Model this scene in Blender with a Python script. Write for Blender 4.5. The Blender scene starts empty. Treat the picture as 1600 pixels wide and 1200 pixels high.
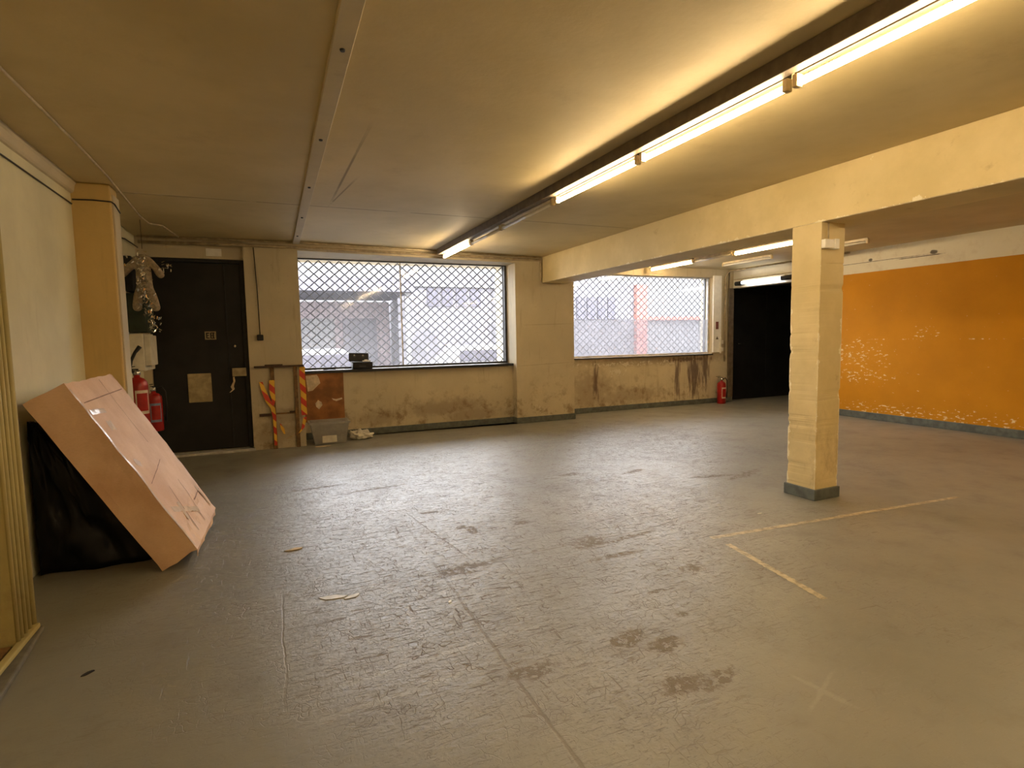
import bpy, bmesh, math, random
from mathutils import Vector, Matrix, noise
random.seed(7)
R = math.radians
SC = bpy.context.scene
COL = SC.collection

# ------------------------------------------------------------------ camera
cam_d = bpy.data.cameras.new('camera'); cam = bpy.data.objects.new('camera', cam_d); COL.objects.link(cam)
cam_d.sensor_fit = 'HORIZONTAL'; cam_d.sensor_width = 36; cam_d.lens = 36*865/1600
cam_d.clip_start = .05; cam_d.clip_end = 300
yaw, pit, rol = R(23.296), R(-4.802), R(-1.030)
fw = Vector((math.sin(yaw)*math.cos(pit), math.cos(yaw)*math.cos(pit), math.sin(pit)))
rt = Vector((math.cos(yaw), -math.sin(yaw), 0)); up = rt.cross(fw)
r2 = rt*math.cos(rol)+up*math.sin(rol); u2 = -rt*math.sin(rol)+up*math.cos(rol)
m = Matrix((r2, u2, -fw)).transposed().to_4x4(); m.translation = (0, 0, 1.5)
cam.matrix_world = m
SC.camera = cam

# ------------------------------------------------------------------ sky, daylight, exposure
W = bpy.data.worlds.new('overcast_sky'); SC.world = W; W.use_nodes = True
bg = W.node_tree.nodes['Background']; bg.inputs[0].default_value = (.93, .95, 1, 1); bg.inputs[1].default_value = 5.4
SC.view_settings.view_transform = 'Standard'; SC.view_settings.look = 'None'
SC.view_settings.exposure = 2.0; SC.view_settings.gamma = 1; SC.view_settings.use_curve_mapping = False
def portal(x0, x1, z0, z1, y):
    d = bpy.data.lights.new('daylight_portal', 'AREA'); d.shape = 'RECTANGLE'; d.size = x1-x0; d.size_y = z1-z0
    d.cycles.is_portal = True
    o = bpy.data.objects.new('daylight_portal', d); COL.objects.link(o)
    o.location = ((x0+x1)/2, y, (z0+z1)/2); o.rotation_euler = (R(-90), 0, 0)
portal(.38, 3.85, 1.05, 2.77, 9.75)
portal(5.1, 8.72, 1.07, 2.7, 9.75)
TUBE_STRENGTH = 23
TUBE_COL = (1, .74, .42)

# ------------------------------------------------------------------ node helpers
class NT:
    def __init__(s, name):
        s.m = bpy.data.materials.new(name); s.m.use_nodes = True
        s.t = s.m.node_tree; s.b = s.t.nodes['Principled BSDF']; s.out = s.t.nodes['Material Output']
        tc = s.t.nodes.new('ShaderNodeTexCoord'); s.obj = tc.outputs['Object']
        sx = s.t.nodes.new('ShaderNodeSeparateXYZ'); s.t.links.new(s.obj, sx.inputs[0])
        s.x, s.y, s.z = sx.outputs
    def put(s, sock, v):
        if isinstance(v, bpy.types.NodeSocket): s.t.links.new(v, sock)
        elif isinstance(v, (tuple, list)) and len(v) == 3 and sock.type == 'RGBA': sock.default_value = (*v, 1)
        else: sock.default_value = v
    def math(s, op, a, b=0., c=0., clamp=False):
        n = s.t.nodes.new('ShaderNodeMath'); n.operation = op; n.use_clamp = clamp
        s.put(n.inputs[0], a); s.put(n.inputs[1], b); s.put(n.inputs[2], c); return n.outputs[0]
    def ramp(s, v, lo, hi, a=0., b=1.):
        n = s.t.nodes.new('ShaderNodeMapRange'); n.interpolation_type = 'SMOOTHSTEP'
        s.put(n.inputs[0], v); s.put(n.inputs[1], lo); s.put(n.inputs[2], hi); s.put(n.inputs[3], a); s.put(n.inputs[4], b)
        return n.outputs[0]
    def mix(s, f, a, b):
        n = s.t.nodes.new('ShaderNodeMix'); n.data_type = 'RGBA'
        s.put(n.inputs['Factor'], f); s.put(n.inputs[6], a); s.put(n.inputs[7], b); return n.outputs[2]
    def vec(s, scale=(1, 1, 1), rot=0., loc=(0, 0, 0)):
        n = s.t.nodes.new('ShaderNodeMapping'); s.put(n.inputs[0], s.obj)
        n.inputs['Scale'].default_value = scale; n.inputs['Rotation'].default_value = (0, 0, rot); n.inputs['Location'].default_value = loc
        return n.outputs[0]
    def noise(s, scale=5., detail=4., rough=.55, vec=None, dist=0.):
        n = s.t.nodes.new('ShaderNodeTexNoise'); s.put(n.inputs['Vector'], vec if vec else s.obj)
        n.inputs['Scale'].default_value = scale; n.inputs['Detail'].default_value = detail
        n.inputs['Roughness'].default_value = rough; n.inputs['Distortion'].default_value = dist
        return n.outputs[0]
    def voro(s, scale, vec=None, feature='DISTANCE_TO_EDGE'):
        n = s.t.nodes.new('ShaderNodeTexVoronoi'); n.feature = feature; s.put(n.inputs['Vector'], vec if vec else s.obj)
        n.inputs['Scale'].default_value = scale; return n.outputs[0]
    def shapes(s, u, v, lst, wob, k=.9, soft=.25):
        """union of soft blobs ('e') and strips ('b'): (kind, cu, cv, hu, hv, angle)"""
        res = None
        w = s.math('MULTIPLY', s.math('SUBTRACT', wob, .5), k)
        for kind, cu, cv, hu, hv, a in lst:
            du = s.math('SUBTRACT', u, cu); dv = s.math('SUBTRACT', v, cv)
            ca, sa = math.cos(a), math.sin(a)
            p = s.math('DIVIDE', s.math('ADD', s.math('MULTIPLY', du, ca), s.math('MULTIPLY', dv, sa)), hu)
            q = s.math('DIVIDE', s.math('SUBTRACT', s.math('MULTIPLY', dv, ca), s.math('MULTIPLY', du, sa)), hv)
            if kind == 'e':
                d = s.math('SQRT', s.math('ADD', s.math('MULTIPLY', p, p), s.math('MULTIPLY', q, q)))
            else:
                d = s.math('MAXIMUM', s.math('ABSOLUTE', p), s.math('ABSOLUTE', q))
            d = s.math('ADD', d, w)
            r = s.ramp(d, 1-soft, 1+soft, 1., 0.)
            res = r if res is None else s.math('MAXIMUM', res, r)
        return res
    def bump(s, h, strength=.3, dist=.01):
        n = s.t.nodes.new('ShaderNodeBump'); n.inputs['Strength'].default_value = strength; n.inputs['Distance'].default_value = dist
        s.put(n.inputs['Height'], h); s.put(s.b.inputs['Normal'], n.outputs[0])
    def set(s, **k):
        for a, v in k.items():
            s.put(s.b.inputs[{'col': 'Base Color', 'rough': 'Roughness', 'metal': 'Metallic', 'spec': 'Specular IOR Level',
                              'alpha': 'Alpha', 'trans': 'Transmission Weight', 'coat': 'Coat Weight'}[a]], v)
        return s

def plain(name, col, rough=.6, metal=0., var=.25, scale=12., bump=.1, spec=.4):
    t = NT(name); n = t.noise(scale, 5.)
    dark = tuple(c*(1-var) for c in col); lite = tuple(min(1, c*(1+var*.6)) for c in col)
    t.set(col=t.mix(t.ramp(n, .3, .7), dark, lite), rough=rough, metal=metal, spec=spec)
    if bump: t.bump(n, bump, .004)
    return t.m

def emit(name, col, strength):
    t = NT(name); t.set(col=(.9, .9, .85), rough=.4)
    t.put(t.b.inputs['Emission Color'], col); t.b.inputs['Emission Strength'].default_value = strength
    return t.m

# ------------------------------------------------------------------ materials
M = {}
def wall_paint(name, col, grime=(.20, .13, .06), chip=None, extra=None, gamt=.5):
    t = NT(name)
    big = t.noise(1.3, 5., .6); fine = t.noise(22., 4., .6)
    streak = t.noise(3., 5., .6, vec=t.vec((4, 4, .5)))
    c = t.mix(t.ramp(big, .35, .7), tuple(v*.86 for v in col), col)
    c = t.mix(t.math('MULTIPLY', t.ramp(streak, .55, .8), gamt*.5), c, grime)
    low = t.ramp(t.z, .0, 1.1, 1., 0.)                       # scuffed and dirty near the floor
    sc = t.ramp(t.noise(5., 6., .7), .5, .68)
    c = t.mix(t.math('MULTIPLY', t.math('MULTIPLY', low, sc), gamt), c, grime)
    spot = t.ramp(t.noise(38., 3., .5), .68, .75)
    c = t.mix(t.math('MULTIPLY', spot, .35*gamt), c, (.14, .09, .05))
    if extra: c = extra(t, c)
    t.set(col=c, rough=.62, spec=.3)
    t.bump(t.math('ADD', t.math('MULTIPLY', fine, .5), big), .22, .012)
    return t.m

def back_extra(t, c):
    wob = t.noise(7., 5., .65)
    drip = t.noise(4., 4., .6, vec=t.vec((5, 5, .6)))
    # brown runs and smears under the second window
    s1 = t.shapes(t.x, t.z, [('b', 7.80, .60, .05, .36, 0), ('e', 8.24, .68, .15, .40, 0), ('e', 8.05, .97, .5, .04, 0),
                             ('b', 5.80, .60, .05, .25, 0), ('e', 8.55, .75, .10, .3, 0)], drip, 3.6, .5)
    c = t.mix(t.math('MULTIPLY', s1, .75), c, (.06, .025, .03))
    s2 = t.shapes(t.x, t.z, [('e', 7.2, .98, 1.6, .10, 0), ('e', 5.7, .45, .5, .35, 0), ('e', 6.6, .3, .9, .16, 0), ('e', 2.6, .35, .7, .14, 0),
                             ('e', 1.55, .25, .3, .15, 0), ('e', .1, .45, .25, .12, 0), ('e', -.05, .2, .3, .2, 0), ('e', 3.1, .2, .5, .1, 0)], wob, 2.2, .5)
    c = t.mix(t.math('MULTIPLY', s2, .36), c, (.13, .07, .04))
    s3 = t.shapes(t.x, t.z, [('b', 6.5, .93, 1.1, .035, 0), ('e', 6.3, .78, .22, .09, 0), ('e', 4.28, .28, .05, .1, .5), ('e', 7.6, .95, .2, .03, 0)], wob, 4.5, .15)
    s3 = t.math('MULTIPLY', s3, t.ramp(t.noise(16, 4), .5, .56))
    c = t.mix(s3, c, (.62, .56, .44))
    s4 = t.shapes(t.x, t.z, [('b', 4.5, 1.72, .4, .006, .02), ('b', 4.4, 1.02, .45, .005, .03), ('b', .1, .49, .2, .008, .01)], wob, 1., .4)
    return t.mix(t.math('MULTIPLY', s4, .3), c, (.16, .11, .06))
CREAM = (.60, .52, .36)
M['back'] = wall_paint('cream_wall_paint', CREAM, extra=back_extra, gamt=.8)
M['cream'] = wall_paint('cream_paint', CREAM, gamt=.35)
M['whitewash'] = wall_paint('off_white_paint', (.76, .72, .62), gamt=.35)
M['leftwall'] = wall_paint('pale_green_cream_paint', (.74, .70, .50), gamt=.25)
M['pilaster'] = wall_paint('ochre_paint', (.62, .44, .17), gamt=.35)

def ceil_extra(t, c):
    wob = t.noise(3., 5., .6)
    ln = t.shapes(t.x, t.y, [('b', 1.4, 6.12, 3.2, .012, -.01), ('b', .63, 4.9, .008, .75, 0.02), ('b', .66, 5.6, .007, .4, .12)], t.noise(2.5, 5, .7), 1.2, .8)
    ln = t.math('MULTIPLY', ln, t.ramp(wob, .34, .42))
    c = t.mix(t.math('MULTIPLY', ln, .7), c, (.15, .10, .05))
    return c
t = NT('ceiling_paint')
big = t.noise(.9, 5., .6); c = t.mix(t.ramp(big, .35, .7), (.56, .46, .25), (.66, .55, .32))
c = t.mix(t.math('MULTIPLY', t.ramp(t.noise(2.2, 6, .7), .55, .8), .3), c, (.34, .24, .12))
c = ceil_extra(t, c); t.set(col=c, rough=.6, spec=.3)
ripple = t.math('MULTIPLY', t.math('ABSOLUTE', t.math('SUBTRACT', t.y, t.math('ADD', 6.12, t.math('MULTIPLY', t.noise(.8, 3), .25)))), 12., clamp=True)
t.bump(t.math('ADD', t.math('ADD', big, t.math('MULTIPLY', t.noise(30, 3), .15)), t.math('MULTIPLY', ripple, .25)), .35, .02)
M['ceiling'] = t.m

# yellow column / beam with broken plaster on the arrises
def arris(name, xs, ys, vertical=True):
    t = NT(name)
    big = t.noise(2., 5., .6); wob = t.noise(9., 6., .7)
    c = t.mix(t.ramp(big, .35, .7), (.64, .52, .27), (.74, .61, .34))
    gr = t.ramp(t.noise(6., 6., .7), .6, .75)
    c = t.mix(t.math('MULTIPLY', gr, .3), c, (.25, .14, .05))
    d = None
    A = []
    for x in xs: A.append(t.math('ABSOLUTE', t.math('SUBTRACT', t.x, x)))
    B = []
    for y in ys: B.append(t.math('ABSOLUTE', t.math('SUBTRACT', t.y if vertical else t.z, y)))
    for a in A:
        for b in B:
            e = t.math('MAXIMUM', a, b); d = e if d is None else t.math('MINIMUM', d, e)
    width = t.math('ADD', t.math('MULTIPLY', t.ramp(wob, .48, .78), .045), .005)
    if vertical: width = t.math('MULTIPLY', width, t.ramp(t.z, 1.4, 2.2, 1., .15))
    chip = t.ramp(t.math('SUBTRACT', d, width), -.004, .002, 1., 0.)
    c = t.mix(chip, c, (.90, .82, .62))
    ch2 = t.math('MULTIPLY', t.ramp(t.noise(14., 5., .6), .70, .72), t.ramp(t.noise(2., 2.), .5, .6))
    c = t.mix(ch2, c, (.85, .76, .56))
    lowg = t.math('MULTIPLY', t.ramp(t.z, .1, 1.3, 1., 0.), t.ramp(t.noise(4., 6., .75, vec=t.vec((1, 1, .6))), .48, .7))
    if vertical: c = t.mix(t.math('MULTIPLY', lowg, .4), c, (.22, .12, .05))
    t.set(col=c, rough=.6, spec=.3)
    t.bump(t.math('SUBTRACT', big, t.math('MULTIPLY', chip, .6)), .5, .012)
    return t.m
M['column'] = arris('chipped_ochre_paint', (4.37, 4.66), (3.38, 3.67))
M['beam'] = arris('ochre_beam_paint', (4.37,), (2.44,), False)

# orange wall, white band above it
t = NT('orange_wall_paint')
big = t.noise(1.2, 5., .6)
org = t.mix(t.ramp(big, .3, .7), (.53, .225, .006), (.61, .265, .008))
wv = t.vec((1, 1, 2.6)); chn = t.noise(13., 4., .6, vec=wv); msk = t.noise(1.6, 3., .5)
zone = t.shapes(t.y, t.z, [('e', 6.5, 1.10, .75, .28, 0), ('b', 5.0, .20, 2.2, .10, 0), ('e', 5.35, 1.45, .2, .12, 0), ('e', 6.3, .75, .7, .15, 0)], t.noise(2.), .6, .6)
thr = t.math('SUBTRACT', .71, t.math('MULTIPLY', zone, .125))
ch = t.ramp(t.math('SUBTRACT', chn, thr), 0., .02)
hor = t.math('MULTIPLY', t.shapes(t.y, t.z, [('b', 5.9, 1.36, 1.7, .007, 0), ('b', 6.6, 1.1, .4, .012, 0)], t.noise(8.), 1.6, .3), t.ramp(t.noise(12., 5, .7), .56, .6))
ch = t.math('MAXIMUM', ch, hor)
org = t.mix(ch, org, (.80, .66, .40))
wht = t.mix(t.ramp(t.noise(4., 6, .7), .5, .75), (.80, .74, .58), (.70, .62, .46))
hole = t.shapes(t.y, t.z, [('e', 5.3, 2.68, .05, .03, 0), ('e', 6.27, 2.69, .03, .025, 0), ('b', 5.5, 2.64, .3, .006, 0), ('b', 6.2, 2.66, .7, .004, 0)], t.noise(14.), 1.2, .3)
wht = t.mix(t.math('MULTIPLY', hole, .85), wht, (.06, .04, .03))
top = t.ramp(t.math('ADD', t.z, t.math('MULTIPLY', t.noise(6.), .01)), 2.492, 2.498)
t.set(col=t.mix(top, org, wht), rough=t.mix(top, (.62, .62, .62), (.6, .6, .6)), spec=.18)
t.bump(t.math('SUBTRACT', big, t.math('MULTIPLY', ch, .3)), .25, .008)
M['orange'] = t.m

# worn painted concrete floor
t = NT('worn_grey_floor_paint')
big = t.noise(.55, 5., .6); mid = t.noise(2.6, 6., .65); fine = t.noise(28., 4., .6)
c = t.mix(t.ramp(big, .3, .7), (.205, .20, .165), (.255, .245, .205))
c = t.mix(t.math('MULTIPLY', t.ramp(mid, .5, .75), .45), c, (.15, .13, .10))
cen = t.shapes(t.x, t.y, [('e', 1.9, 4.6, 2.3, 2.6, -.3), ('e', 4.3, 6.3, 2.4, 2.0, 0), ('e', .9, 2.9, .9, .9, 0)], t.noise(.9, 4), 1.2, .6)   # the trafficked middle
# cracked paint film: fine scratches several ways, crazing
sA = t.ramp(t.noise(16., 5., .7, vec=t.vec((.45, 3.4, 1), R(6)), dist=.8), .575, .64)
sB = t.ramp(t.noise(16., 5., .7, vec=t.vec((3.6, .45, 1), R(-5)), dist=.8), .61, .67)
sC = t.ramp(t.noise(22., 5., .75, vec=t.vec((1., 2.6, 1), R(28)), dist=1.4), .585, .64)
wv = t.t.nodes.new('ShaderNodeVectorMath'); wv.operation = 'ADD'; t.t.links.new(t.obj, wv.inputs[0])
nn = t.t.nodes.new('ShaderNodeTexNoise'); nn.inputs['Scale'].default_value = 5; t.t.links.new(t.obj, nn.inputs['Vector']); t.t.links.new(nn.outputs['Color'], wv.inputs[1])
cr = t.math('MULTIPLY', t.ramp(t.voro(5.5, vec=wv.outputs[0]), .0, .035, 1., 0.), t.ramp(t.noise(4., 4.), .45, .6))
scr = t.math('MAXIMUM', t.math('MAXIMUM', sA, sB), t.math('MAXIMUM', sC, cr))
scrm = t.math('MULTIPLY', scr, t.math('ADD', t.math('MULTIPLY', cen, .95), .05))
c = t.mix(t.math('MULTIPLY', scrm, .68), c, (.13, .085, .06))
fp = t.noise(24., 5., .7)
wobf = t.noise(14., 6., .75)
bare = t.shapes(t.x, t.y, [('e', 2.05, 3.40, .14, .10, .2), ('e', 1.10, 3.35, .20, .07, .1), ('e', 1.55, 2.20, .12, .06, .3), ('e', 1.68, 2.08, .08, .06, 0),
                           ('e', 1.55, 1.80, .12, .06, 0), ('e', 1.72, 1.76, .10, .04, .4), ('e', 2.40, 2.72, .07, .05, 0), ('e', 1.78, 4.0, .08, .04, 0), ('e', 1.35, 4.05, .05, .14, .3),
                           ('e', 2.3, 3.35, .3, .03, .1), ('e', 2.1, 3.1, .2, .03, .0), ('e', 4.55, 4.35, .26, .06, .3), ('e', 4.2, 4.45, .24, .04, -.2), ('e', 1.0, 2.15, .12, .05, 0),
                           ('e', .3, 5.9, .3, .03, .1), ('e', .9, 5.6, .3, .03, .1), ('e', 2.0, 2.55, .06, .02, 0), ('e', 1.95, 2.28, .04, .03, 0),
                           ('e', 2.9, 5.2, .12, .05, 0), ('e', 3.6, 5.0, .15, .04, .3), ('e', 1.2, 4.6, .1, .03, 0)], wobf, 3.4, .4)
bare = t.math('MULTIPLY', bare, t.ramp(fp, .42, .52))
wx = t.math('ADD', t.x, t.math('MULTIPLY', t.math('SUBTRACT', t.noise(1.6, 5., .7), .5), .06))
wy = t.math('ADD', t.y, t.math('MULTIPLY', t.math('SUBTRACT', t.noise(1.9, 5., .7), .5), .06))
seam = t.shapes(wx, wy, [('b', .92, 1.9, .008, 1.5, 0.0), ('b', 1.6, 3.40, 1.0, .006, .03), ('b', -.02, 3.0, .004, .45, 0), ('b', 3.0, 6.9, 2.8, .005, .0),
                         ('b', 1.08, 4.05, .005, .6, 0.15)], t.noise(3.5, 5, .7), 2.2, .6)
dk = t.math('MAXIMUM', bare, t.math('MULTIPLY', seam, .55))
c = t.mix(t.math('MULTIPLY', dk, .62), c, (.12, .08, .045))
pale = t.shapes(wx, wy, [('b', .25, 3.28, .12, .018, -.12), ('b', .60, 2.45, .5, .012, .10), ('b', .8, 3.22, .5, .006, .02), ('e', 2.05, 1.52, .14, .010, .4),
                         ('b', .45, 2.25, .3, .02, .1), ('e', 2.05, 1.52, .015, .12, .2)], wobf, 2.4, .6)
c = t.mix(t.math('MULTIPLY', pale, .2), c, (.48, .46, .40))
patch = t.ramp(fp, .40, .62)                                  # shiny film against rubbed film
ru = t.math('ADD', .36, t.math('MULTIPLY', t.ramp(mid, .3, .75), .12))
ru = t.math('ADD', ru, t.math('MULTIPLY', t.math('MULTIPLY', patch, cen), -.10))
ru = t.math('ADD', ru, t.math('MULTIPLY', t.math('MAXIMUM', dk, scrm), .35))
t.set(col=c, rough=ru, spec=.66)
h = t.math('ADD', t.math('MULTIPLY', fine, .10), t.math('MULTIPLY', mid, .4))
h = t.math('SUBTRACT', h, t.math('MULTIPLY', t.math('MAXIMUM', scrm, dk), .4))
h = t.math('ADD', h, t.math('MULTIPLY', t.noise(9., 5., .7, vec=t.vec((.6, 2.6, 1), R(8))), t.math('MULTIPLY', cen, .8)))
h = t.math('ADD', h, t.math('MULTIPLY', patch, t.math('MULTIPLY', cen, .25)))
t.bump(h, .75, .007)
M['floor'] = t.m

M['skirt'] = plain('grey_skirting_paint', (.115, .13, .12), .5, var=.3)
M['plinth'] = plain('grey_brown_plinth', (.16, .15, .12), .7, spec=.2)
M['black'] = plain('black_paint', (.012, .012, .013), .5, var=.4)
M['blackdoor'] = plain('dark_door_paint', (.011, .0105, .0105), .5, var=.5, scale=3)
M['sill'] = plain('black_sill', (.02, .02, .024), .3)
M['signw'] = plain('white_sign', (.86, .84, .78), .4, var=.06)
M['casing'] = wall_paint('olive_ochre_paint', (.44, .37, .16), gamt=.3)
M['frame'] = plain('dark_grey_metal', (.05, .05, .055), .4)
M['pale'] = plain('pale_metal_frame', (.55, .53, .5), .45)
M['grille'] = plain('galvanised_grille', (.06, .06, .065), .5, .2, var=.3)
M['wood'] = plain('brown_batten_wood', (.20, .11, .04), .6, var=.4, scale=20)
M['darkwood'] = plain('dark_wood', (.07, .035, .018), .5, var=.4)
M['board'] = plain('rust_brown_board', (.30, .12, .035), .55, var=.35, scale=5)
M['paper'] = plain('torn_paper', (.62, .50, .34), .7)
M['white'] = plain('white_plastic', (.72, .68, .58), .4, var=.12)
M['body'] = plain('lamp_body_enamel', (.55, .46, .32), .4, var=.2)
M['trunk'] = plain('brown_grey_trunking', (.15, .115, .08), .6)
M['lampdark'] = plain('dark_brown_lamp_housing', (.045, .032, .02), .6)
M['pipe'] = plain('painted_pipe', (.40, .32, .20), .5, var=.3)
M['cable'] = plain('grimy_white_cable', (.50, .41, .27), .5)
M['dkcable'] = plain('black_cable', (.02, .018, .016), .5)
M['red'] = plain('red_enamel', (.34, .010, .009), .28, var=.2, spec=.5)
M['label'] = plain('cream_label', (.62, .52, .40), .5)
M['blue'] = plain('blue_grey_label', (.18, .22, .34), .5)
M['cap'] = plain('lamp_holder', (.62, .50, .28), .4)
M['chrome'] = plain('worn_chrome', (.6, .6, .6), .25, .9)
M['off'] = plain('unlit_tube_glass', (.72, .68, .60), .2, var=.05, spec=.6, bump=0)
M['green'] = plain('dark_green_cabinet', (.03, .045, .032), .5)
M['cover'] = plain('letter_plate_cream', (.42, .34, .19), .5)
M['plush'] = plain('greyish_plush', (.36, .29, .20), .9, scale=40, bump=.5)
M['tinsel'] = plain('silver_tinsel', (.8, .78, .72), .2, .9)
M['bag'] = plain('white_carrier_bag', (.62, .57, .46), .45, bump=.4)
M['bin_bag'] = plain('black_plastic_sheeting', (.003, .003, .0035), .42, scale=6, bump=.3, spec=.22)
M['tapec'] = plain('clear_packing_tape', (.72, .56, .43), .22, var=.12, spec=.6)
M['lino'] = plain('whitish_scrap', (.60, .58, .50), .45)
M['leaf'] = plain('ochre_scrap', (.50, .38, .19), .6)
M['on'] = emit('lit_tube', TUBE_COL, TUBE_STRENGTH)
M['cool'] = emit('lit_cool_tube', (.9, .95, 1), 2.2)
t = NT('cardboard')
n1 = t.noise(3., 5.); n2 = t.noise(60., 2., .5, vec=t.vec((1, 1, 8)))
c = t.mix(t.ramp(n1, .3, .7), (.58, .36, .22), (.70, .48, .32)); c = t.mix(t.math('MULTIPLY', t.ramp(n2, .45, .7), .15), c, (.34, .19, .10))
t.set(col=c, rough=.62, spec=.3); t.bump(t.math('ADD', n1, t.math('MULTIPLY', n2, .1)), .3, .01); M['card'] = t.m
M['carddk'] = plain('cardboard_fold', (.24, .13, .07), .7)
# barrier tape: diagonal red and yellow
t = NT('red_yellow_barrier_tape')
f = t.math('FRACT', t.math('MULTIPLY', t.math('ADD', t.x, t.z), 5.2))
t.set(col=t.mix(t.ramp(f, .49, .51), (.62, .05, .02), (.85, .50, .05)), rough=.35); M['tape'] = t.m
# worn marking line
t = NT('worn_cream_line')
n = t.noise(20., 5., .7); t.set(col=t.mix(t.ramp(n, .35, .6), (.26, .22, .15), (.50, .42, .28)), rough=.5); M['line'] = t.m
# translucent crate plastic
def veil(name, col, alpha, rough=.3, transl=.5, var=.2):
    t = NT(name); N = t.t.nodes
    tr = N.new('ShaderNodeBsdfTransparent'); tl = N.new('ShaderNodeBsdfTranslucent'); df = N.new('ShaderNodeBsdfDiffuse'); gl = N.new('ShaderNodeBsdfGlossy')
    tl.inputs[0].default_value = df.inputs[0].default_value = (*col, 1); gl.inputs['Roughness'].default_value = rough
    a = N.new('ShaderNodeMixShader'); a.inputs[0].default_value = transl; t.t.links.new(df.outputs[0], a.inputs[1]); t.t.links.new(tl.outputs[0], a.inputs[2])
    b = N.new('ShaderNodeMixShader'); al = t.ramp(t.noise(2.5, 6., .7), .3, .7, alpha*(1-var), min(1, alpha*(1+var))); t.t.links.new(al, b.inputs[0])
    t.t.links.new(tr.outputs[0], b.inputs[1]); t.t.links.new(a.outputs[0], b.inputs[2])
    fr = N.new('ShaderNodeFresnel'); fr.inputs[0].default_value = 1.35
    d = N.new('ShaderNodeMixShader'); t.t.links.new(fr.outputs[0], d.inputs[0]); t.t.links.new(b.outputs[0], d.inputs[1]); t.t.links.new(gl.outputs[0], d.inputs[2])
    t.t.links.new(d.outputs[0], t.out.inputs[0]); return t.m
M['glass'] = veil('dusty_window_glass', (.7, .7, .72), .014, .06, .85)
M['film'] = veil('frosted_window_film', (.30, .292, .305), .40, .3, .9, .03)
M['crate'] = veil('translucent_crate_plastic', (.62, .60, .55), .6, .3, .5)
# outside
M['street'] = plain('asphalt', (.12, .117, .12), .9, scale=2)
M['facade'] = plain('lilac_grey_facade', (.10, .096, .104), .9, scale=1.2)
M['facade2'] = plain('white_facade', (.13, .128, .13), .9)
M['skyscreen'] = plain('sky_screen_white', (.115, .114, .115), .9)  # for the added screen that stands in for white sky
M['shade'] = plain('grey_canopy', (.075, .072, .082), .9)
M['louvre'] = plain('grey_shutters', (.055, .052, .064), .8)
M['pink'] = plain('salmon_render', (.22, .075, .06), .9)
M['rose'] = plain('rose_render', (.17, .145, .15), .9)
M['dim'] = wall_paint('dim_passage_paint', (.03, .027, .025), gamt=.2)

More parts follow.
